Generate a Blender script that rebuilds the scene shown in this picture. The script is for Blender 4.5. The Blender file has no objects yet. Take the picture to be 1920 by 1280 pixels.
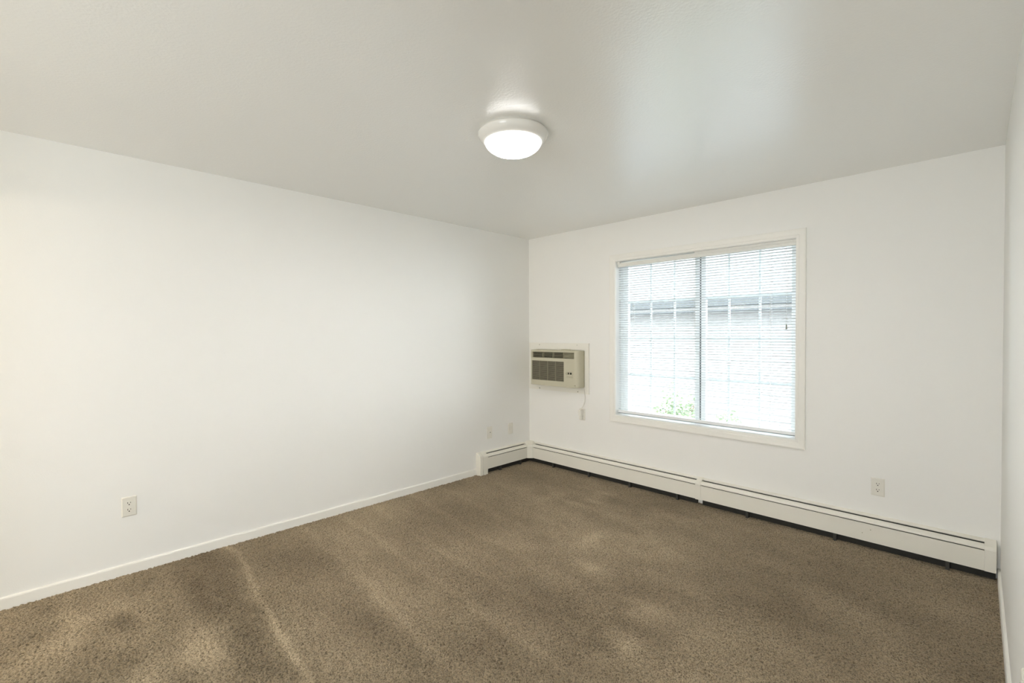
import bpy, bmesh, math, random
import numpy as np
from mathutils import Vector, Matrix

random.seed(7)
np.random.seed(7)
S = bpy.context.scene
COL = S.collection
PI = math.pi

# ------------------------------------------------------------------ camera
W, H, YB = 3.624, 2.44, -4.75          # room: x 0..W, y YB..0 (window wall at y=0), height H
cd = bpy.data.cameras.new('camera')
cd.sensor_width = 36.0
cd.lens = 873.796 / 1920 * 36
cd.clip_start = 0.02
cam = bpy.data.objects.new('camera', cd)
COL.objects.link(cam)
fw = Vector((-0.7062664, 0.7077790, -0.0153817))
rt = Vector((0.7078986, 0.7063041, -0.0037533))
up = Vector((-0.0082076, 0.0135395, 0.9998747))
M = Matrix((rt, up, -fw)).transposed().to_4x4()
M.translation = (3.52018, -3.79785, 1.39364)
cam.matrix_world = M
S.camera = cam

# ------------------------------------------------------------------ view, world, lights
S.view_settings.view_transform = 'Standard'
S.view_settings.look = 'None'
S.view_settings.gamma = 1
S.view_settings.use_curve_mapping = False
S.view_settings.exposure = 0.07
S.cycles.use_denoising = True
S.cycles.max_bounces = 16
S.cycles.diffuse_bounces = 10
S.cycles.transparent_max_bounces = 16
S.cycles.caustics_reflective = False
S.cycles.caustics_refractive = False
S.cycles.sample_clamp_indirect = 8.0

WORLD_STRENGTH = 9.6
SUN_STRENGTH = 1.0
LAMP_EMISSION = 4.8
LAMP_HOT = 240.0
HALL_POWER = 29.0
FILL_POWER = 80.0

wd = bpy.data.worlds.new('sky')
S.world = wd
wd.use_nodes = True
nt = wd.node_tree
bg = nt.nodes['Background']
bg.inputs['Strength'].default_value = WORLD_STRENGTH
bg.inputs['Color'].default_value = (0.90, 0.965, 1.0, 1)

# hazy low sun beyond the end of the neighbouring house: rakes through the blind onto the left wall
sd = bpy.data.lights.new('sun', 'SUN')
sd.energy = SUN_STRENGTH
sd.angle = math.radians(60)
sd.color = (0.97, 0.99, 1.0)
sun = bpy.data.objects.new('sun', sd)
COL.objects.link(sun)
sun.location = (14, 8, 6)
sun.rotation_euler = Vector((-0.80, -0.60, -0.24)).to_track_quat('-Z', 'Y').to_euler()

# light of the hallway beyond the open doorway behind the camera (a fixture just below header height)
hd = bpy.data.lights.new('hallway_light', 'AREA')
hd.shape = 'RECTANGLE'
hd.size, hd.size_y = 0.5, 0.10
hd.energy = HALL_POWER
hd.color = (1.0, 0.87, 0.68)
hall = bpy.data.objects.new('hallway_light', hd)
COL.objects.link(hall)
hall.location = (0.25, YB - 1.02, 1.93)
hall.rotation_euler = Vector((0.35, 0.9, -0.05)).to_track_quat('-Z', 'Y').to_euler()
# added soft fill light, out of view behind the camera, with no known source
ld = bpy.data.lights.new('added_fill_light', 'AREA')
ld.shape = 'RECTANGLE'
ld.size, ld.size_y = 1.5, 2.0
ld.energy = FILL_POWER
ld.color = (0.87, 0.945, 1.0)
fill = bpy.data.objects.new('added_fill_light', ld)
COL.objects.link(fill)
fill.location = (2.75, YB - 1.8, 1.15)
fill.rotation_euler = Vector((-0.12, 1.0, 0.40)).to_track_quat('-Z', 'Y').to_euler()


# ------------------------------------------------------------------ helpers
class MB:
    """collects shapes, then links them as one mesh object"""
    def __init__(self):
        self.v, self.f, self.sm = [], [], []

    def add(self, vs, fs, smooth=False):
        o = len(self.v)
        self.v += [tuple(p) for p in vs]
        for f in fs:
            self.f.append(tuple(i + o for i in f))
            self.sm.append(smooth)
        return self

    def box(self, x0, x1, y0, y1, z0, z1):
        vs = [(x, y, z) for z in (z0, z1) for y in (y0, y1) for x in (x0, x1)]
        fs = [(0, 2, 3, 1), (4, 5, 7, 6), (0, 1, 5, 4), (2, 6, 7, 3), (0, 4, 6, 2), (1, 3, 7, 5)]
        return self.add(vs, fs)

    def loft(self, rings, caps=True, smooth=False, close=True):
        n = len(rings[0])
        vs = [p for r in rings for p in r]
        fs = []
        for k in range(len(rings) - 1):
            for i in range(n if close else n - 1):
                j = (i + 1) % n
                fs.append((k * n + i, k * n + j, (k + 1) * n + j, (k + 1) * n + i))
        o = len(self.v)
        self.add(vs, fs, smooth)
        if caps:
            self.f.append(tuple(o + i for i in range(n))[::-1]); self.sm.append(False)
            self.f.append(tuple(o + (len(rings) - 1) * n + i for i in range(n))); self.sm.append(False)
        return self

    def lathe(self, prof, c, axis='z', n=64, smooth=True):
        """prof: list of (radius, height) spun about an axis through c"""
        rings = []
        for r, h in prof:
            ring = []
            for i in range(n):
                a = 2 * PI * i / n
                p = {'z': (r * math.cos(a), r * math.sin(a), h),
                     'y': (r * math.cos(a), h, r * math.sin(a)),
                     'x': (h, r * math.cos(a), r * math.sin(a))}[axis]
                ring.append((c[0] + p[0], c[1] + p[1], c[2] + p[2]))
            rings.append(ring)
        return self.loft(rings, True, smooth)

    def tube(self, pts, r, n=8):
        pts = [Vector(p) for p in pts]
        rings = []
        for i, p in enumerate(pts):
            t = (pts[min(i + 1, len(pts) - 1)] - pts[max(i - 1, 0)]).normalized()
            a = t.cross(Vector((0.31, 0.95, 0.05))).normalized()
            b = t.cross(a)
            rings.append([p + (a * math.cos(2 * PI * k / n) + b * math.sin(2 * PI * k / n)) * r for k in range(n)])
        return self.loft(rings, True, True)

    def obj(self, name, mat, parent=None, bevel=0.0, seg=2):
        me = bpy.data.meshes.new(name)
        me.from_pydata(self.v, [], self.f)
        me.polygons.foreach_set('use_smooth', self.sm)
        bm = bmesh.new()
        bm.from_mesh(me)
        bmesh.ops.remove_doubles(bm, verts=bm.verts, dist=1e-6)
        bmesh.ops.recalc_face_normals(bm, faces=bm.faces)
        bm.to_mesh(me)
        bm.free()
        me.materials.append(mat)
        o = bpy.data.objects.new(name, me)
        COL.objects.link(o)
        if parent is not None:
            o.parent = parent                     # parts are modelled in world space
            if parent.type == 'EMPTY':
                o.matrix_parent_inverse = Matrix.Translation(-parent.location)
        if bevel:
            m = o.modifiers.new('bevel', 'BEVEL')
            m.width = bevel
            m.segments = seg
            m.limit_method = 'ANGLE'
            m.angle_limit = math.radians(40)
        return o


def thing(name, label, cat, loc=(0, 0, 0), group=None, kind=None):
    o = bpy.data.objects.new(name, None)
    COL.objects.link(o)
    o.location = loc
    o.empty_display_size = 0.05
    if label: o['label'] = label
    if cat: o['category'] = cat
    if group: o['group'] = group
    if kind: o['kind'] = kind
    return o


def struct(o, label=None):
    o['kind'] = 'structure'
    if label: o['label'] = label
    return o


# ------------------------------------------------------------------ materials
def mat(name, color, rough=0.5, spec=0.5, metal=0.0, bump=None, emis=None, vary=None):
    m = bpy.data.materials.new(name)
    m.use_nodes = True
    n, l = m.node_tree.nodes, m.node_tree.links
    b = n['Principled BSDF']
    b.inputs['Base Color'].default_value = (*color, 1)
    b.inputs['Roughness'].default_value = rough
    b.inputs['Metallic'].default_value = metal
    b.inputs['Specular IOR Level'].default_value = spec
    if emis:
        b.inputs['Emission Color'].default_value = (*emis[0], 1)
        b.inputs['Emission Strength'].default_value = emis[1]
    tc = n.new('ShaderNodeTexCoord')
    if bump:
        sc, st, dist = bump
        tx = n.new('ShaderNodeTexNoise')
        tx.inputs['Scale'].default_value = sc
        tx.inputs['Detail'].default_value = 3
        bp = n.new('ShaderNodeBump')
        bp.inputs['Strength'].default_value = st
        bp.inputs['Distance'].default_value = dist
        l.new(tc.outputs['Object'], tx.inputs['Vector'])
        l.new(tx.outputs['Fac'], bp.inputs['Height'])
        l.new(bp.outputs['Normal'], b.inputs['Normal'])
    if vary:
        sc, amt = vary
        tx = n.new('ShaderNodeTexNoise')
        tx.inputs['Scale'].default_value = sc
        mx = n.new('ShaderNodeMix')
        mx.data_type = 'RGBA'
        mx.inputs['A'].default_value = (*[c * (1 - amt) for c in color], 1)
        mx.inputs['B'].default_value = (*[min(1, c * (1 + amt)) for c in color], 1)
        l.new(tc.outputs['Object'], tx.inputs['Vector'])
        l.new(tx.outputs['Fac'], mx.inputs['Factor'])
        l.new(mx.outputs['Result'], b.inputs['Base Color'])
    return m


WALLC = (0.86, 0.853, 0.828)
m_wall = mat('wall_paint', WALLC, 0.55, 0.35, bump=(170, 0.10, 0.004))
m_ceil = mat('ceiling_paint', (0.875, 0.873, 0.85), 0.27, 1.0, bump=(95, 0.16, 0.006))
cb = m_ceil.node_tree.nodes['Principled BSDF']     # semi-gloss enamel that mirrors the window softly
cb.inputs['IOR'].default_value = 2.2
m_trim = mat('trim_paint', (0.86, 0.845, 0.80), 0.35, 0.5)
m_heater = mat('heater_enamel', (0.80, 0.775, 0.70), 0.38, 0.5, vary=(9, 0.012))
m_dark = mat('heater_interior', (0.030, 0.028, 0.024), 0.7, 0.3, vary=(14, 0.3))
m_vinyl = mat('window_vinyl', (0.86, 0.89, 0.90), 0.4, 0.5)
m_jamb = mat('window_return_paint', (0.85, 0.85, 0.83), 0.45, 0.4)
m_seal_shade = mat('weather_strip', (0.19, 0.21, 0.21), 0.8, 0.2)  # also colours the painted shadow strip under the blind
m_slat = mat('blind_slat_vinyl', (0.66, 0.685, 0.70), 0.5, 0.15)


def translucent(m, k):
    # thin vinyl lets some daylight through
    n, l = m.node_tree.nodes, m.node_tree.links
    t = n.new('ShaderNodeBsdfTranslucent')
    t.inputs['Color'].default_value = (0.90, 0.93, 0.95, 1)
    mx = n.new('ShaderNodeMixShader')
    mx.inputs[0].default_value = k
    l.new(n['Principled BSDF'].outputs[0], mx.inputs[1])
    l.new(t.outputs[0], mx.inputs[2])
    l.new(mx.outputs[0], n['Material Output'].inputs[0])


translucent(m_slat, 0.03)
m_grille = mat('grille_vinyl', (0.86, 0.89, 0.90), 0.4, 0.4)
translucent(m_grille, 0.14)
m_brail = mat('bottom_rail_enamel', (0.86, 0.88, 0.89), 0.4, 0.4)
m_rail = mat('blind_rail_enamel', (0.82, 0.81, 0.77), 0.35, 0.5)
m_cord = mat('blind_cord', (0.86, 0.87, 0.87), 0.7, 0.2)
m_tassel = mat('tassel_plastic', (0.22, 0.22, 0.17), 0.5, 0.4)
m_plate = mat('wall_plate_plastic', (0.775, 0.752, 0.685), 0.32, 0.5)
m_slot = mat('slot_dark', (0.03, 0.028, 0.02), 0.7, 0.2)
m_ac = mat('ac_plastic', (0.53, 0.50, 0.385), 0.42, 0.45)
m_acframe = mat('ac_trim_paint', (0.83, 0.81, 0.75), 0.4, 0.45)
m_acdark = mat('ac_grille_void', (0.035, 0.033, 0.024), 0.7, 0.3)
m_aclouver = mat('ac_louver', (0.36, 0.335, 0.235), 0.5, 0.4)
m_acfin = mat('ac_intake_louver', (0.25, 0.23, 0.165), 0.5, 0.4)
m_screw = mat('screw_metal', (0.25, 0.24, 0.21), 0.4, 0.5, metal=0.7)
m_lampring = mat('lamp_pan_enamel', (0.82, 0.80, 0.76), 0.18, 0.5)
m_lampglass = mat('lamp_diffuser', (0.9, 0.89, 0.86), 0.3, 0.5, emis=((1.0, 0.985, 0.965), LAMP_EMISSION))


def hot_spot(m):
    # the bulbs sit over the bottom of the bowl: its underside glows much more than its sides
    n, l = m.node_tree.nodes, m.node_tree.links
    g = n.new('ShaderNodeNewGeometry')
    sp = n.new('ShaderNodeSeparateXYZ')
    mr = n.new('ShaderNodeMapRange')
    mr.interpolation_type = 'SMOOTHSTEP'
    mr.inputs['From Min'].default_value = -0.90
    mr.inputs['From Max'].default_value = -0.99
    mr.inputs['To Min'].default_value = LAMP_EMISSION
    mr.inputs['To Max'].default_value = LAMP_EMISSION + LAMP_HOT
    l.new(g.outputs['True Normal'], sp.inputs[0])
    l.new(sp.outputs['Z'], mr.inputs['Value'])
    l.new(mr.outputs['Result'], n['Principled BSDF'].inputs['Emission Strength'])


hot_spot(m_lampglass)
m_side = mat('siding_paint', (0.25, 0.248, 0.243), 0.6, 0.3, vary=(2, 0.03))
m_gutter = mat('gutter_enamel', (0.06, 0.068, 0.072), 0.5, 0.4)
m_roof = mat('roof_shingle', (0.17, 0.168, 0.164), 0.9, 0.2, vary=(12, 0.2))
m_nglass = mat('neighbour_glass', (0.16, 0.19, 0.21), 0.25, 0.5)
m_leaf = mat('shrub_leaf', (0.24, 0.31, 0.19), 0.55, 0.4, vary=(8, 0.45))
m_wood = mat('shrub_branch', (0.16, 0.11, 0.07), 0.8, 0.2)
m_lawn = mat('gravel', (0.12, 0.12, 0.116), 0.9, 0.2, bump=(60, 0.5, 0.02), vary=(40, 0.2))
m_hall = mat('hallway_paint', (0.78, 0.74, 0.66), 0.6, 0.3)
m_door = mat('door_frame_paint', (0.85, 0.83, 0.78), 0.35, 0.5)


def glass_mat():
    m = bpy.data.materials.new('window_glass')
    m.use_nodes = True
    n, l = m.node_tree.nodes, m.node_tree.links
    n.clear()
    o = n.new('ShaderNodeOutputMaterial')
    tr = n.new('ShaderNodeBsdfTransparent')
    tr.inputs['Color'].default_value = (0.975, 0.985, 0.985, 1)
    gl = n.new('ShaderNodeBsdfGlossy')
    gl.inputs['Roughness'].default_value = 0.02
    fr = n.new('ShaderNodeFresnel')
    fr.inputs['IOR'].default_value = 1.08
    mx = n.new('ShaderNodeMixShader')
    l.new(fr.outputs[0], mx.inputs[0])
    l.new(tr.outputs[0], mx.inputs[1])
    l.new(gl.outputs[0], mx.inputs[2])
    l.new(mx.outputs[0], o.inputs[0])
    return m


m_glass = glass_mat()


def carpet_mat():
    m = bpy.data.materials.new('carpet_pile')
    m.use_nodes = True
    n, l = m.node_tree.nodes, m.node_tree.links
    b = n['Principled BSDF']
    b.inputs['Roughness'].default_value = 0.95
    b.inputs['Specular IOR Level'].default_value = 0.1
    b.inputs['Sheen Weight'].default_value = 0.25
    b.inputs['Sheen Roughness'].default_value = 0.5
    b.inputs['Sheen Tint'].default_value = (0.9, 0.82, 0.68, 1)
    at = n.new('ShaderNodeAttribute')            # which way the pile lies (vacuum tracks, foot marks)
    at.attribute_name = 'pile_lay'
    cr = n.new('ShaderNodeValToRGB')
    cr.color_ramp.elements[0].position = 0.0
    cr.color_ramp.elements[0].color = (0.110, 0.083, 0.051, 1)
    cr.color_ramp.elements[1].position = 1.0
    cr.color_ramp.elements[1].color = (0.375, 0.301, 0.204, 1)
    l.new(at.outputs['Fac'], cr.inputs['Fac'])
    tc = n.new('ShaderNodeTexCoord')
    tx = n.new('ShaderNodeTexNoise')             # yarns of slightly different browns
    tx.inputs['Scale'].default_value = 165
    tx.inputs['Detail'].default_value = 4
    tx.inputs['Roughness'].default_value = 0.65
    l.new(tc.outputs['Object'], tx.inputs['Vector'])
    mr = n.new('ShaderNodeMapRange')
    mr.inputs['From Min'].default_value = 0.36
    mr.inputs['From Max'].default_value = 0.56
    mr.inputs['To Min'].default_value = 0.40
    mr.inputs['To Max'].default_value = 1.27
    l.new(tx.outputs['Fac'], mr.inputs['Value'])
    mx = n.new('ShaderNodeVectorMath')
    mx.operation = 'SCALE'
    l.new(cr.outputs['Color'], mx.inputs[0])
    l.new(mr.outputs['Result'], mx.inputs['Scale'])
    l.new(mx.outputs['Vector'], b.inputs['Base Color'])
    return m


m_carpet = carpet_mat()

# ------------------------------------------------------------------ room shell
WT = 0.17                                        # wall thickness
WX0, WX1, WZ0, WZ1 = 1.108, 2.606, 0.625, 2.077  # window opening


def fft_noise(ny, nx, sy, sx):
    a = np.random.standard_normal((ny, nx))
    ky = np.fft.fftfreq(ny)[:, None]
    kx = np.fft.rfftfreq(nx)[None, :]
    g = np.exp(-2 * PI ** 2 * ((ky * sy) ** 2 + (kx * sx) ** 2))
    r = np.fft.irfft2(np.fft.rfft2(a) * g, s=(ny, nx))
    return (r - r.mean()) / r.std()


def carpet():
    st = 0.0032
    x = np.arange(-0.012, W + 0.012, st)
    y = np.arange(-4.10, 0.014, st)
    nx, ny = len(x), len(y)
    X, Y = np.meshgrid(x, y)
    # pile lay: bands brushed across the room, blotches, foot marks
    warp = 0.03 * fft_noise(ny, nx, 110, 110) + 0.012 * fft_noise(ny, nx, 25, 25)
    yy = Y + warp + 0.03 * X
    lay = np.zeros_like(X)
    MARK = 1.7
    blot = fft_noise(ny, nx, 32, 50)
    blot2 = fft_noise(ny, nx, 12, 20)
    big = fft_noise(ny, nx, 90, 112)
    for y0, w, a, x1 in ((-3.04, .021, 1.7, 1.75), (-3.40, .03, .6, 1.0), (-3.71, .04, .6, 1.0), (-2.52, .035, .6, 2.3),
                         (-2.62, .07, -.3, 2.2), (-3.16, .085, -1.3, 1.6), (-2.20, .03, .55, 2.4), (-1.95, .03, .5, 2.2),
                         (-1.62, .03, .5, 1.5), (-1.30, .03, .35, 1.6), (-2.28, .08, -.35, 2.2), (-1.72, .06, -.25, 1.6)):
        lay += a * np.exp(-((yy - y0) / w) ** 2) * (1 / (1 + np.exp((X - x1) / .12))) * (0.7 + 0.35 * np.clip(blot + .5, 0, 2))
    marks = ((0.95, -0.74, .07, .13, .9), (1.15, -0.72, .10, .06, .8), (1.22, -0.37, .11, .07, .9), (1.68, -1.19, .06, .11, 1.),
             (1.62, -0.70, .16, .14, .7), (2.30, -1.70, .13, .10, .8), (1.30, -0.60, .10, .10, .5), (2.0, -0.95, .18, .18, .45),
             (2.42, -2.05, .10, .14, .6), (1.9, -1.5, .14, .1, .5), (0.55, -3.55, .22, .12, .7), (0.46, -3.75, .2, .1, .6),
             (1.05, -3.28, .22, .10, .8), (1.15, -3.55, .25, .12, .8), (0.85, -3.82, .3, .1, .7), (1.5, -3.2, .2, .1, .5),
             (0.80, -3.22, .30, .07, -.6), (0.35, -3.22, .25, .08, -.5), (1.42, -2.72, .3, .1, -.5), (1.95, -2.45, .2, .1, -.4),
             (1.9, -2.05, .3, .08, -.4), (0.5, -2.75, .4, .2, -.45), (0.5, -1.6, .4, .5, -.3), (1.3, -1.95, .3, .2, -.2),
             (2.9, -0.55, .6, .25, -.15), (3.4, -1.0, .3, .5, -.2), (0.4, -0.4, .35, .3, -.4))
    for mx, my, sx, sy, a in marks:
        lay += MARK * a * np.exp(-(((X - mx) / sx) ** 2 + ((Y - my) / sy) ** 2)) * (0.8 + 0.35 * blot2)
    lay += 0.24 * blot + 0.17 * blot2 + 0.18 * big
    lay = np.clip(0.50 + 0.26 * lay, 0, 1)
    # tufts
    h = 0.75 * fft_noise(ny, nx, 0.75, 0.75) + 0.50 * fft_noise(ny, nx, 1.35, 1.35) + 0.25 * np.random.standard_normal((ny, nx))
    pit = fft_noise(ny, nx, 0.95, 0.95)
    h += 0.30 * np.random.standard_normal((ny, nx))
    z = 0.0021 * np.clip(h, -2.4, 1.8) - 0.003 - 0.0075 * np.clip(pit - 0.95, 0, 1.4)
    co = np.stack([X, Y, z], -1).reshape(-1, 3).astype(np.float32)
    co[:, 0] += np.random.uniform(-.0012, .0012, len(co))
    co[:, 1] += np.random.uniform(-.0012, .0012, len(co))
    idx = np.arange(nx * ny).reshape(ny, nx)
    q = np.stack([idx[:-1, :-1], idx[:-1, 1:], idx[1:, 1:], idx[1:, :-1]], -1).reshape(-1, 4).astype(np.int32)
    # the strip of floor behind the camera
    base = len(co)
    co = np.vstack([co, np.array([[-0.6, YB - 2.5, -.003], [W + .1, YB - 2.5, -.003], [W + .1, -4.10, -.003], [-0.6, -4.10, -.003]], np.float32)])
    q = np.vstack([q, [[base, base + 1, base + 2, base + 3]]]).astype(np.int32)
    me = bpy.data.meshes.new('floor')
    me.vertices.add(len(co))
    me.vertices.foreach_set('co', co.ravel())
    me.loops.add(len(q) * 4)
    me.loops.foreach_set('vertex_index', q.ravel())
    me.polygons.add(len(q))
    me.polygons.foreach_set('loop_start', np.arange(0, len(q) * 4, 4, dtype=np.int32))
    me.polygons.foreach_set('loop_total', np.full(len(q), 4, np.int32))
    me.update(calc_edges=True)
    a = me.attributes.new('pile_lay', 'FLOAT', 'POINT')
    a.data.foreach_set('value', np.append(lay.ravel(), [0.5] * 4).astype(np.float32))
    me.materials.append(m_carpet)
    o = bpy.data.objects.new('floor', me)
    COL.objects.link(o)
    return struct(o, 'brown cut pile carpet with vacuum tracks')


carpet()

struct(MB().box(-WT, W + WT, YB - 0.12, WT, H, H + 0.2).obj('ceiling', m_ceil), 'white lightly textured ceiling')
struct(MB().box(-WT, 0, YB, WT, -0.15, H).obj('wall_left', m_wall), 'plain off white wall on the left')
struct(MB().box(W, W + WT, YB, WT, -0.15, H).obj('wall_right', m_wall), 'off white wall at the right edge')
b = MB()
b.box(0, WX0, 0, WT, -0.15, H).box(WX1, W, 0, WT, -0.15, H)
b.box(WX0, WX1, 0, WT, -0.15, WZ0).box(WX0, WX1, 0, WT, WZ1, H)
struct(b.obj('wall_back', m_wall), 'off white wall with the window')
# wall behind the camera: a doorway to a lit hallway at the left, opened full height at the right to let the added fill light in
DX0, DX1, DZ, PX = 0.06, 0.60, 2.03, 0.72
y0, y1 = YB - 2.4, YB - 0.12
b = MB()
b.box(0, DX0, y1, YB, -0.15, H).box(DX1, PX, y1, YB, -0.15, H).box(DX0, DX1, y1, YB, DZ, H)
struct(b.obj('wall_front', m_wall))
b = MB()
b.box(-0.5, W + WT, y0 - .1, y0, -0.15, H).box(-0.6, -0.5, y0 - .1, y1, -0.15, H).box(W, W + WT, y0, YB, -0.15, H)
b.box(PX - .12, PX, y0, y1, -0.15, H).box(-0.6, W + WT, y0 - .1, y1, H, H + .1).box(-0.5, -WT, y1, y1 + .1, -0.15, H)
struct(b.obj('wall_hallway', m_hall))


# baseboards: profile (depth, height) with an eased top
def baseboard(name, p0, p1, nrm):
    prof = [(0, -0.02), (0.012, -0.02), (0.012, 0.049), (0.0105, 0.0545), (0.007, 0.058), (0, 0.059)]
    rings = [[(p[0] + nrm[0] * d, p[1] + nrm[1] * d, z) for d, z in prof] for p in (p0, p1)]
    return struct(MB().loft(rings).obj(name, m_trim))


baseboard('baseboard_left', (0, YB), (0, -0.787), (1, 0))
baseboard('baseboard_right', (W, YB), (W, -0.001), (-1, 0))

# ------------------------------------------------------------------ window: casing, return, frame, two sashes
def casing():
    # stepped colonial profile: (distance outward from the opening, projection into the room)
    prof = [(-0.004, 0.0), (-0.004, 0.009), (0.002, 0.011), (0.014, 0.011), (0.018, 0.0135), (0.040, 0.0155),
            (0.046, 0.0165), (0.054, 0.0165), (0.0585, 0.014), (0.059, 0.0)]
    x0, x1, z0, z1 = WX0, WX1, WZ0, WZ1
    rings = []
    for sx, sz in ((-1, -1), (1, -1), (1, 1), (-1, 1), (-1, -1)):
        rings.append([((x0 if sx < 0 else x1) + sx * d, -t, (z0 if sz < 0 else z1) + sz * d) for d, t in prof])
    return MB().loft(rings, caps=False)


o = casing().obj('trim_1', m_trim)
struct(o, 'white moulded casing around the window')

win = thing('window_1', 'white sliding window with grille bars behind the blind', None, ((WX0 + WX1) / 2, 0.1, WZ0), kind='structure')
b = MB()                                          # painted return (jamb lining) of the opening
t = 0.006
b.box(WX0, WX0 + t, 0.0, 0.085, WZ0, WZ1).box(WX1 - t, WX1, 0.0, 0.085, WZ0, WZ1)
b.box(WX0 + t, WX1 - t, 0.0, 0.085, WZ0, WZ0 + t).box(WX0 + t, WX1 - t, 0.0, 0.085, WZ1 - t, WZ1)
b.obj('window_return', m_jamb, win)
FY0, FY1 = 0.085, 0.165
fo = 0.036
b = MB()
b.box(WX0, WX0 + fo, FY0, FY1, WZ0, WZ1).box(WX1 - fo, WX1, FY0, FY1, WZ0, WZ1)
b.box(WX0 + fo, WX1 - fo, FY0, FY1, WZ0, WZ0 + 0.024).box(WX0 + fo, WX1 - fo, FY0, FY1, WZ1 - 0.026, WZ1)
b.obj('window_frame', m_vinyl, win, bevel=0.002)


def sash(x0, x1, gx0, gx1, gy, mull):
    z0, z1, gz0, gz1 = WZ0 + 0.024, WZ1 - 0.026, 0.668, 2.036
    b = MB()
    ya, yb = gy - 0.016, gy + 0.016
    b.box(x0, gx0, ya, yb, z0, z1).box(gx1, x1, ya, yb, z0, z1)
    b.box(gx0, gx1, ya, yb, z0, gz0).box(gx0, gx1, ya, yb, gz1, z1)
    s = b.obj('window_sash', m_vinyl, win, bevel=0.0015)
    MB().box(gx0 - .004, gx1 + .004, gy - .002, gy + .002, gz0 - .004, gz1 + .004).obj('glass_pane', m_glass, s)
    g = MB()
    mw = 0.0085
    for x in mull:
        g.box(x - mw, x + mw, gy + .004, gy + .010, gz0, gz1)
    for z in (1.011, 1.351, 1.691):
        g.box(gx0, gx1, gy + .0045, gy + .0095, z - mw, z + mw)
    g.obj('grille_bars', m_grille, s)
    return s


sash(1.144, 1.866, 1.186, 1.829, 0.112, (1.410, 1.636))
sash(1.879, 2.570, 1.918, 2.551, 0.112, (2.098, 2.328))
MB().box(1.8635, 1.8815, 0.104, 0.150, WZ0 + .024, WZ1 - .026).obj('weather_strip', m_seal_shade, win)

# ------------------------------------------------------------------ mini blind
BX0, BX1, BY = 1.117, 2.592, 0.042
bl = thing('window_blind', 'white horizontal mini blind lowered with open slats in the window', 'blind', ((BX0 + BX1) / 2, BY, WZ1))


def rail_z(x):                                    # the head rail hangs a little lower at its left end
    return 2.0585 + (x - BX0) / (BX1 - BX0) * 0.0095


rings = []
for x in (BX0, BX1):
    z1 = rail_z(x)
    prof = [(BY - .013, z1 - .002), (BY - .0145, z1 - .0155), (BY - .012, z1 - .0175), (BY - .0145, z1 - .0195),
            (BY - .0145, z1 - .036), (BY - .012, z1 - .038), (BY + .013, z1 - .038), (BY + .013, z1), (BY - .011, z1)]
    rings.append([(x, y, z) for y, z in prof])
MB().loft(rings).obj('head_rail', m_rail, bl)
MB().box(BX0 - .004, BX0 + .022, BY - .019, BY + .014, rail_z(BX0) - .012, WZ1 - .0065).obj('mounting_bracket', m_rail, bl, bevel=.001)
MB().box(BX1 - .020, BX1 + .006, BY - .019, BY + .014, rail_z(BX1) - .010, WZ1 - .0065).obj('mounting_bracket', m_rail, bl, bevel=.001)
b = MB()                                          # valance strip clipped over the right half only
xm = 1.853
b.loft([[(x, y, z) for y, z in ((BY - .019, rail_z(x) - .006), (BY - .0165, rail_z(x) - .006), (BY - .0165, WZ1 - .0065), (BY - .019, WZ1 - .0065))]
        for x in (xm, BX1 - .022)])
b.obj('valance', m_rail, bl)

NS = 62
SZ0, SZ1 = 0.710, 2.014
STACK = [0.6885]                                     # last slat, lying just above the bottom rail
tilt = math.radians(13)
b = MB()
for zc in STACK + [SZ0 + (SZ1 - SZ0) * i / (NS - 1) for i in range(NS)]:
    tl = tilt if zc > 0.70 else 0.0
    sec = []
    for k in range(7):
        u = -0.5 + k / 6
        yy = 0.0248 * u
        zz = 0.0012 * (1 - (2 * u) ** 2)
        sec.append((BY + yy * math.cos(tl) + zz * math.sin(tl), zc - yy * math.sin(tl) + zz * math.cos(tl)))
    low = [(y, z - 0.0005) for y, z in sec]
    ring = sec + low[::-1]
    b.loft([[(x, y, z) for y, z in ring] for x in (BX0 + .002, BX1 - .002)], smooth=False)
b.obj('slats', m_slat, bl)
MB().box(BX0 + .001, BX1 - .001, BY - .0135, BY + .0135, 0.652, 0.676).obj('bottom_rail', m_brail, bl, bevel=.003)
MB().box(BX0 + .004, BX1 - .004, BY - .0125, BY + .0125, 0.6475, 0.6525).obj('rail_shadow_strip', m_seal_shade, bl)  # dark strip painting in the shadow line under the bottom rail
for x in (1.276, 1.852, 2.428):
    b = MB()
    for dx in (-.0035, .0035):
        for dy in (-.0142, .0142):
            b.tube([(x + dx, BY + dy, 0.672), (x + dx, BY + dy, 2.022)], .0007, 5)
    b.obj('ladder_cord', m_cord, bl)
lc = MB().tube([(2.533, BY - .018, 2.03), (2.535, BY - .0185, 1.75), (2.536, BY - .018, 1.455)], .0009, 6).obj('lift_cord', m_cord, bl)
MB().lathe([(.0022, .036), (.0038, .030), (.0045, .012), (.0072, .002), (.006, 0)], (2.536, BY - .021, 1.424), n=16).obj('tassel', m_tassel, lc)

# ------------------------------------------------------------------ ceiling lamp
LX, LY = 1.81, -2.07
lamp = thing('ceiling_lamp', 'lit round flush ceiling lamp with white rim', 'ceiling lamp', (LX, LY, H))
MB().lathe([(0.001, 0), (0.172, 0), (0.172, -.006), (0.1795, -.008), (0.182, -.014), (0.180, -.022), (0.171, -.036), (0.159, -.049),
            (0.150, -.0545), (0.1455, -.055), (0.1455, -.048), (0.001, -.048)], (LX, LY, H), n=96).obj('lamp_pan', m_lampring, lamp)
prof = [(0.144, -.046), (0.1445, -.056)]
for k in range(1, 11):
    a = k / 10 * PI / 2
    prof.append((0.1445 * math.cos(a) + 0.0005, -.056 - .062 * math.sin(a)))
MB().lathe(prof, (LX, LY, H), n=96).obj('lamp_shade', m_lampglass, lamp)

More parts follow.
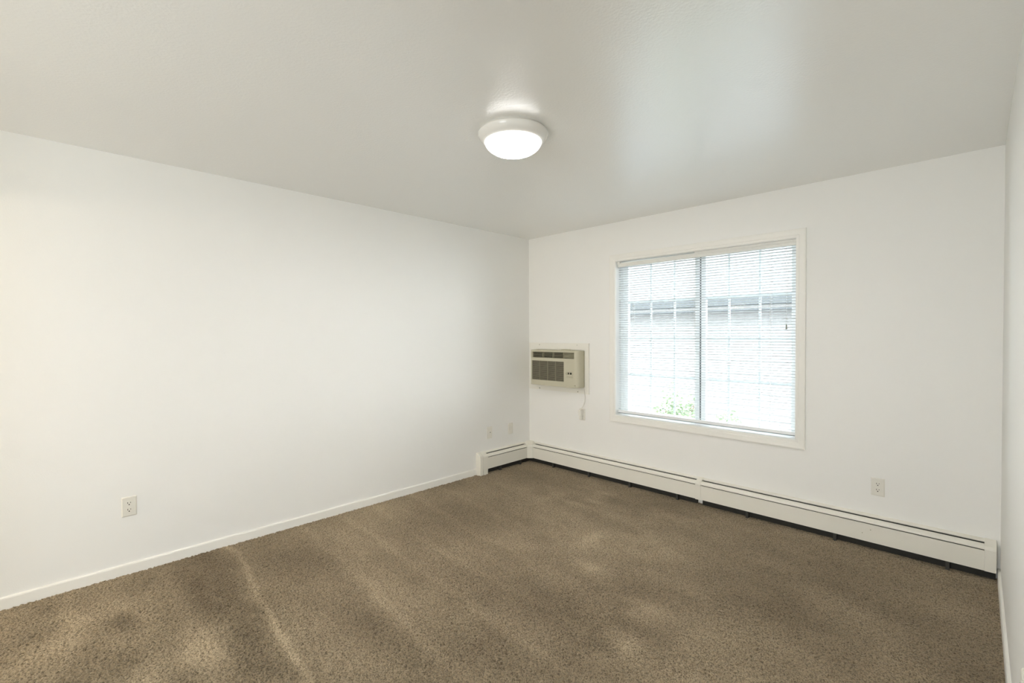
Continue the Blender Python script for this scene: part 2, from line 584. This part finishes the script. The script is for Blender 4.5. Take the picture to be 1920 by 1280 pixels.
# ------------------------------------------------------------------ air conditioner in its wall sleeve
AX0, AX1, AZ0, AZ1, AD = 0.128, 0.757, 0.860, 1.2275, 0.120
ac = thing('air_conditioner', 'beige through-wall air conditioner in the corner beside the window', 'air conditioner', (0.44, 0, AZ0))
b = MB()                                          # painted wooden trim with mitred outer bead
fx0, fx1, fz0, fz1 = 0.014, 0.812, 0.797, 1.302
ox, oz = (fx0, fx1, fx1, fx0), (fz0, fz0, fz1, fz1)
ix, iz = (AX0, AX1 + .004, AX1 + .004, AX0), (AZ0 - .004, AZ0 - .004, AZ1 + .004, AZ1 + .004)
rings = [[(xs[k], y, zs[k]) for k in range(4)] for xs, zs, y in ((ox, oz, -.0005), (ox, oz, -.012), (ix, iz, -.012), (ix, iz, -.0005), (ox, oz, -.0005))]
b.loft(rings, caps=False)
b.box(fx1 - .018, fx1, -.017, -.012, fz0, fz1).box(fx0, fx1 - .018, -.017, -.012, fz1 - .018, fz1)
fr = b.obj('trim_frame', m_acframe, ac)
for x, z in ((0.163, 1.283), (0.668, 1.285), (0.165, 0.812), (0.677, 0.812)):
    MB().lathe([(.0055, 0), (.0055, -.0015), (.003, -.003), (.0005, -.0032)], (x, -.012, z), 'y', 16).obj('screw', m_screw, fr)
MB().box(AX0 + .01, AX1 - .004, -.07, 0.15, AZ0 + .006, AZ1 - .004).obj('chassis', m_ac, ac)


def rounded_front():
    # plan outline of the front shell: large radius on the right edge, small on the left
    def arc(cx, cy, r, a0, a1, n):
        return [(cx + r * math.cos(a0 + (a1 - a0) * k / n), cy + r * math.sin(a0 + (a1 - a0) * k / n)) for k in range(n + 1)]
    rr, rl = 0.040, 0.018
    out = [(AX0, -.012)] + arc(AX0 + rl, -AD + rl, rl, PI, 1.5 * PI, 6) + arc(AX1 - rr, -AD + rr, rr, 1.5 * PI, 2 * PI, 10) + [(AX1, -.012)]
    return out


shell = rounded_front()
gx0, gx1, gz0, gz1 = 0.160, 0.712, 1.148, 1.212    # discharge grille opening
ix0, ix1, iz0, iz1 = 0.150, 0.582, 0.912, 1.116    # intake grille opening
# front shell: rounded ends as lofts, the flat face as pieces round the two openings
xr = AX1 - .040
b = MB()
right = [p for p in shell if p[0] >= xr - 1e-6]
b.loft([[(x, y, z) for x, y in right + [(xr, -.012)]] for z in (AZ0, AZ1)], smooth=False)
left = [p for p in shell if p[0] <= AX0 + .018 + 1e-6]
b.loft([[(x, y, z) for x, y in left + [(AX0 + .018, -.012)]] for z in (AZ0, AZ1)], smooth=False)
xl = AX0 + .018
fy0, fy1 = -AD, -AD + .02
b.box(xl, xr, fy0, -.012, gz1, AZ1)                # top bar
b.box(xl, xr, fy0, fy1, iz1, gz0)                  # bar between the grilles
b.box(xl, xr, fy0, -.012, AZ0, iz0)                # bottom bar
b.box(xl, gx0, fy0, fy1, gz0, gz1).box(gx1, xr, fy0, fy1, gz0, gz1)
b.box(xl, ix0, fy0, fy1, iz0, iz1).box(ix1, xr, fy0, fy1, iz0, iz1)
front = b.obj('front_panel', m_ac, ac, bevel=.0022)
dg = MB().box(gx0 - .01, gx1 + .01, -AD + .035, -AD + .038, gz0 - .004, gz1 + .004).obj('discharge_grille', m_acdark, ac)
b = MB()
nl = 5
xq = gx0 + .75 * (gx1 - gx0)                       # the right quarter's vanes are turned shut
for k in range(nl):
    z = gz0 + (k + .5) * (gz1 - gz0) / nl
    for xa, xb, dz in ((gx0, xq, -.004), (xq, gx1, .0105)):
        b.add([(xa, -AD + .006, z - .0012), (xb, -AD + .006, z - .0012), (xb, -AD + .022, z + dz - .0012), (xa, -AD + .022, z + dz - .0012),
               (xa, -AD + .006, z + .0012), (xb, -AD + .006, z + .0012), (xb, -AD + .022, z + dz + .0012), (xa, -AD + .022, z + dz + .0012)],
              [(0, 1, 2, 3), (7, 6, 5, 4), (0, 4, 5, 1), (1, 5, 6, 2), (2, 6, 7, 3), (3, 7, 4, 0)])
for k in (1, 2, 3):
    x = gx0 + k * (gx1 - gx0) / 4
    b.box(x - .002, x + .002, -AD + .004, -AD + .030, gz0, gz1)
b.obj('louver', m_aclouver, dg)
ig = MB().box(ix0 - .006, ix1 + .006, -AD + .014, -AD + .017, iz0 - .006, iz1 + .006).obj('intake_grille', m_acdark, ac)
b = MB()
nl = 17
for k in range(nl):
    z = iz0 + (k + .5) * (iz1 - iz0) / nl
    b.box(ix0, ix1, -AD + .0015, -AD + .010, z - .0030, z + .0030)
for k in (1, 2, 3):
    x = ix0 + k * (ix1 - ix0) / 4
    b.box(x - .003, x + .003, -AD + .001, -AD + .012, iz0, iz1)
b.obj('louver', m_acfin, ig)
cp = MB().box(0.606, 0.696, -AD - .0015, -AD + .002, 0.955, 1.022).obj('control_panel', m_ac, ac, bevel=.004)
for x0, x1 in ((0.636, 0.652), (0.662, 0.684)):
    MB().box(x0, x1, -AD - .0022, -AD, 0.992, 1.011).obj('display', m_slot, cp)
b = MB()
for k in range(4):
    b.box(0.622 + k * .018, 0.633 + k * .018, -AD - .003, -AD - .001, 0.966, 0.971)
b.obj('button', m_aclouver, cp)
MB().lathe([(.012, 0.0), (.012, -.003), (.0105, -.0045), (.009, -.003), (.009, 0)], (0.626, -AD - .0012, 1.0), 'y', 24).obj('knob_ring', m_aclouver, cp)
MB().box(0.713, 0.731, -AD - .0012, -AD + .002, 0.879, 0.890).obj('badge', m_aclouver, ac, bevel=.001)
MB().lathe([(.055, -.004), (.055, .004), (.045, .010), (.001, .011)], (0.545, -.040, AZ1 + .001), 'z', 32).obj('sleeve_clip', m_ac, ac)
cord = MB().tube([(0.752, -.03, 0.868), (0.758, -.022, 0.84), (0.763, -.016, 0.80), (0.765, -.013, 0.76), (0.762, -.014, 0.72),
                  (0.752, -.022, 0.685), (0.738, -.034, 0.66), (0.727, -.040, 0.642)], .0038, 8).obj('power_cord', m_acframe, ac)
b = MB().box(0.708, 0.742, -.052, -.0125, 0.580, 0.640)
b.box(0.714, 0.736, -.047, -.0125, 0.545, 0.580)
b.obj('plug', m_acframe, cord, bevel=.004)


# ------------------------------------------------------------------ wall plates
def frame_of(wall):
    # local (u along the wall, v up, w out of the wall) -> world
    if wall == 'left':
        return lambda c, u, v, w: (w, c[1] + u, c[2] + v)
    if wall == 'right':
        return lambda c, u, v, w: (W - w, c[1] - u, c[2] + v)
    return lambda c, u, v, w: (c[0] + u, -w, c[2] + v)


def lbox(b, fr, c, u0, u1, v0, v1, w0, w1):
    vs = [fr(c, u, v, w) for w in (w0, w1) for v in (v0, v1) for u in (u0, u1)]
    b.add(vs, [(0, 2, 3, 1), (4, 5, 7, 6), (0, 1, 5, 4), (2, 6, 7, 3), (0, 4, 6, 2), (1, 3, 7, 5)])


def plate_mesh(fr, c, hw, hh):
    b = MB()
    rings = []
    for k, w in ((0, 0.0), (0, .0022), (.0045, .0058), (.007, .0062)):
        rings.append([fr(c, su * (hw - k), sv * (hh - k), w) for su, sv in ((-1, -1), (1, -1), (1, 1), (-1, 1))])
    return b.loft(rings)


def outlet(wall, c, label, hw=.035, hh=.0575):
    fr = frame_of(wall)
    t = thing('wall_outlet', label, 'outlet', fr(c, 0, -hh, 0), group='duplex wall outlets')
    p = plate_mesh(fr, c, hw, hh).obj('cover_plate', m_plate, t)
    for dv in (.0195, -.0195):
        b = MB()
        n = 24
        ring = []
        for i in range(n):
            a = 2 * PI * i / n
            ring.append((.0172 * math.cos(a), max(-.0135, min(.0135, .0172 * math.sin(a))) + dv))
        b.loft([[fr(c, u, v, w) for u, v in ring] for w in (.0058, .0078)])
        s = b.obj('socket', m_plate, t)
        q = MB()
        lbox(q, fr, c, -.0078, -.0052, dv - .001, dv + .0075, .0074, .0081)
        lbox(q, fr, c, .0052, .0078, dv + .0005, dv + .0070, .0074, .0081)
        g = []
        for i in range(12):
            a = 2 * PI * i / 12
            g.append((.0032 * math.cos(a), dv - .0075 + .0032 * math.sin(a)))
        q.loft([[fr(c, u, v, w) for u, v in g] for w in (.0074, .0081)])
        q.obj('slot', m_slot, s)
    g = []
    for i in range(12):
        a = 2 * PI * i / 12
        g.append((.003 * math.cos(a), .003 * math.sin(a)))
    MB().loft([[fr(c, u, v, w) for u, v in g] for w in (.0060, .0072)]).obj('screw', m_plate, p)
    return t


outlet('left', (0, -3.462, 0.392), 'beige duplex outlet low on the long left wall, above the baseboard')
outlet('back', (3.074, 0, 0.397), 'beige duplex outlet on the window wall, right of the window')
outlet('right', (W, -1.838, 0.362), 'white outlet low on the near right wall, cut off by the picture edge')
outlet('back', (0.724, 0, 0.588), 'outlet under the air conditioner with its cord plugged in')

fr = frame_of('left')
c = (0, -0.603, 0.392)
t = thing('cable_plate', 'wall plate with dark cable jack above the corner heater', 'wall plate', fr(c, 0, -.0575, 0), group='plates near the corner')
plate_mesh(fr, c, .035, .0595).obj('cover_plate', m_plate, t)
j = MB().lathe([(.0075, .006), (.0075, .010), (.005, .010), (.005, .016), (.0005, .016)], (0, c[1], c[2] + .004), 'x', 16).obj('jack', m_plate, t)
MB().lathe([(.0044, .0158), (.0044, .0166), (.0003, .0166)], (0, c[1], c[2] + .004), 'x', 12).obj('jack_hole', m_slot, j)
c = (0, -0.299, 0.390)
t = thing('phone_plate', 'plain wall plate nearest the corner, without a dark hole', 'wall plate', fr(c, 0, -.0575, 0), group='plates near the corner')
plate_mesh(fr, c, .035, .0575).obj('cover_plate', m_plate, t)
b = MB()
lbox(b, fr, c, -.011, .011, -.018, .018, .006, .0085)
b.obj('insert', m_plate, t, bevel=.001)

# ------------------------------------------------------------------ baseboard heaters
FR_Z0, FR_Z1, FR_D = 0.050, 0.1625, 0.066
P_FRONT = [(FR_D - .0012, FR_Z0), (FR_D, FR_Z0 - .001), (FR_D, FR_Z1), (FR_D - .003, FR_Z1 + .0005), (FR_D - .003, FR_Z1 - .0008), (FR_D - .0012, FR_Z1 - .0015)]
P_DAMP_O = [(0.0665, 0.1695), (0.0662, 0.173), (0.064, 0.1795), (0.059, 0.1860), (0.051, 0.1915), (0.043, 0.1940), (0.0365, 0.1945)]
P_DAMP = P_DAMP_O + [(d - .0008, z - .0014) for d, z in P_DAMP_O[::-1]]
P_BACK_O = [(0.0, 0.213), (0.012, 0.2105), (0.022, 0.2065), (0.0275, 0.2030)]
P_BACK = P_BACK_O + [(0.0275, 0.2005), (0.0262, 0.2005), (0.0258, 0.2020), (0.0205, 0.2045), (0.004, 0.2085), (0.004, 0.0), (0.0, 0.0)]
P_CAP = [(0, 0.0455), (0.0685, 0.0455), (0.0690, 0.170), (0.0670, 0.1785), (0.0615, 0.1885), (0.052, 0.1955), (0.040, 0.2015), (0.024, 0.2095), (0.010, 0.2150), (0, 0.2165)]
P_FOOT = [(0, -.012), (0.0685, -.012)] + P_CAP[2:]


def run(wall, prof, a0, a1):
    """extrude a (depth, height) profile along a wall"""
    if wall == 'back':
        return [[(a, -d, z) for d, z in prof] for a in (a0, a1)]
    return [[(d, a, z) for d, z in prof] for a in (a0, a1)]


def heater(wall, a0, a1, label, loc):
    t = thing('baseboard_heater', label, 'baseboard heater', loc, group='baseboard heaters')
    a2 = min(a1, 3.566)
    MB().loft(run(wall, P_BACK, a0, a2)).obj('back_panel', m_heater, t)
    MB().loft(run(wall, P_FRONT, a0, a2)).obj('front_panel', m_heater, t)
    MB().loft(run(wall, P_DAMP, a0, a2)).obj('damper', m_heater, t)
    b = MB().loft(run(wall, [(0.012, 0.075), (0.056, 0.075), (0.056, 0.135), (0.012, 0.135)], a0 + .004, a1 - .004))
    b.loft(run(wall, [(0.005, 0.0), (0.030, 0.0), (0.030, 0.052), (0.005, 0.052)], a0 + .004, a1 - .004))
    b.loft(run(wall, [(0.0045, 0.1885), (0.035, 0.1860), (0.035, 0.1880), (0.0045, 0.1905)], a0 + .004, a1 - .004))
    b.loft(run(wall, [(0.030, 0.160), (0.060, 0.150), (0.060, 0.153), (0.030, 0.163)], a0 + .004, a1 - .004))
    b.obj('element_and_gap_shade', m_dark, t)  # element plus dark strips that put shade into the slots and the gap below
    n = max(2, int(abs(a1 - a0) / 0.42))
    for k in range(n):
        a = a0 + (k + .62) * (a1 - a0) / n
        MB().loft(run(wall, [(0.030, -.004), (0.0615, -.004), (0.0615, 0.048), (0.030, 0.048)], a, a + .018)).obj('bracket', m_screwdark, t)
    return t


m_screwdark = mat('heater_bracket_metal', (0.048, 0.045, 0.04), 0.6, 0.3)
# left wall, from its end cap to the corner
t = heater('left', -0.690, -0.100, 'short white baseboard heater on the left wall ending in a rounded cap', (0.03, -0.4, 0))
b = MB().loft(run('left', P_FOOT, -0.785, -0.748))
b.obj('end_cap', m_heater, t, bevel=.004, seg=3)
b = MB().loft(run('left', P_CAP, -0.7465, -0.682))
b.obj('cap_cover', m_heater, t, bevel=.0015)
MB().loft(run('left', [(0, -.012), (.0655, -.012), (.0655, .0445), (0, .0445)], -0.742, -0.682)).obj('foot', m_heater, t, bevel=.001)
MB().loft(run('left', [(0, -.005), (.060, -.005), (.060, .046), (0, .046)], -0.7485, -0.741)).obj('slot', m_slot, t)
# back wall, corner to splice; carries the corner cover
t = heater('back', 0.100, 1.906, 'white baseboard heater under the window from the corner to the joint', (1.0, -0.03, 0))
rings = []
for k, z in ((1.0, FR_Z0 - .004), (1.0, 0.168), (.985, .178), (.93, .188), (.80, .197), (.60, .205), (.35, .213), (.12, .217)):
    e, g = 0.107 * (0.45 + 0.55 * k), 0.0690 * k
    rings.append([(0.0005, -.0005, z), (e, -.0005, z), (e, -g, z), (g, -e, z), (.0005, -e, z)])
MB().loft(rings).obj('corner_cover', m_heater, t, bevel=.0015)
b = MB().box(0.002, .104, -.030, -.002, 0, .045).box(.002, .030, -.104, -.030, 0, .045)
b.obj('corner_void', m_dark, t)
# back wall, splice to right wall
t = heater('back', 1.944, 3.610, 'white baseboard heater right of the joint reaching the right wall', (2.75, -0.03, 0))
MB().loft(run('back', P_CAP, 1.9025, 1.9465)).obj('joint_cover', m_heater, t, bevel=.001)
MB().loft(run('back', [(d, z + (.002 if z < .1 else 0)) for d, z in P_CAP], 3.560, 3.608)).obj('end_cap', m_heater, t, bevel=.002)
for x, z in ((3.003, 0.098), (3.046, 0.128)):
    MB().lathe([(.0028, 0), (.0026, -.0006), (.0003, -.0008)], (x, -FR_D, z), 'y', 10).obj('chip', m_aclouver, t)

# ------------------------------------------------------------------ outdoors
struct(MB().box(-14, 16, WT, 30, -1.2, -1.0).obj('ground', m_lawn), 'gravel yard outside the window')
nb = thing('neighbouring_house', 'white sided house seen through the blind', 'house', (0, 6.4, -1.0))
b = MB()
z = -1.0
while z < 1.86:                                    # lapped boards
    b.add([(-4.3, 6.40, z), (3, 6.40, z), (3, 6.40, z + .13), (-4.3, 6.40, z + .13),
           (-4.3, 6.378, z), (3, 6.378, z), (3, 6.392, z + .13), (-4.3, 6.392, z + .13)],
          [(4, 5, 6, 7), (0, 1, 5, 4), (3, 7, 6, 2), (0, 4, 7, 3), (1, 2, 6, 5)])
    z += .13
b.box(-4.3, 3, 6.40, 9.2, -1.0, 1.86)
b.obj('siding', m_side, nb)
MB().box(-4.6, 3.3, 5.90, 6.42, 1.845, 1.87).obj('soffit', m_gutter, nb)
MB().box(-4.6, 3.3, 5.88, 5.96, 1.95, 2.12).obj('gutter', m_gutter, nb, bevel=.01)
b = MB().add([(-4.6, 5.93, 2.11), (3.3, 5.93, 2.11), (3.3, 9.3, 4.05), (-4.6, 9.3, 4.05), (-4.6, 5.93, 1.87), (3.3, 5.93, 1.87), (3.3, 9.3, 1.9), (-4.6, 9.3, 1.9)],
             [(0, 1, 2, 3), (0, 4, 5, 1), (4, 7, 6, 5), (3, 2, 6, 7), (0, 3, 7, 4), (1, 5, 6, 2)])
b.obj('roof', m_roof, nb)


def shrub(c, r, h, label, n=2600):
    t = thing('shrub', label, 'shrub', c, group='shrubs outside the window')
    b = MB()
    for i in range(n):
        th, ph = random.uniform(0, 2 * PI), math.acos(random.uniform(-.5, 1))
        k = random.uniform(.55, 1.0)
        p = Vector((c[0] + r * k * math.sin(ph) * math.cos(th), c[1] + r * k * math.sin(ph) * math.sin(th),
                    c[2] + h * (.5 + .5 * k * math.cos(ph) * random.uniform(.8, 1.05))))
        d = Vector((random.uniform(-1, 1), random.uniform(-1, 1), random.uniform(-.2, 1))).normalized()
        s = d.cross(Vector((random.uniform(-1, 1), random.uniform(-1, 1), .3))).normalized()
        nn = d.cross(s)
        L, w = random.uniform(.035, .06), random.uniform(.012, .02)
        b.add([p, p + d * L * .5 + s * w + nn * .004, p + d * L, p + d * L * .5 - s * w + nn * .004, p + d * L * .5 - nn * .003],
              [(0, 1, 4), (1, 2, 4), (2, 3, 4), (3, 0, 4)])
    b.obj('foliage', m_leaf, t)
    b = MB()
    for i in range(9):
        a = random.uniform(0, 2 * PI)
        q = Vector((c[0] + r * .6 * math.cos(a), c[1] + r * .6 * math.sin(a), c[2] + h * random.uniform(.6, .9)))
        b.tube([(c[0], c[1], c[2] - .02), (c[0] * .6 + q.x * .4, c[1] * .6 + q.y * .4, c[2] + h * .4), q], .007, 5)
    b.obj('branches', m_wood, t)


shrub((0.74, 2.0, -1.0), 0.40, 1.72, 'green leafy shrub outside, left of the window mullion')
shrub((1.42, 1.95, -1.0), 0.25, 1.52, 'smaller green shrub outside, right of the window mullion')
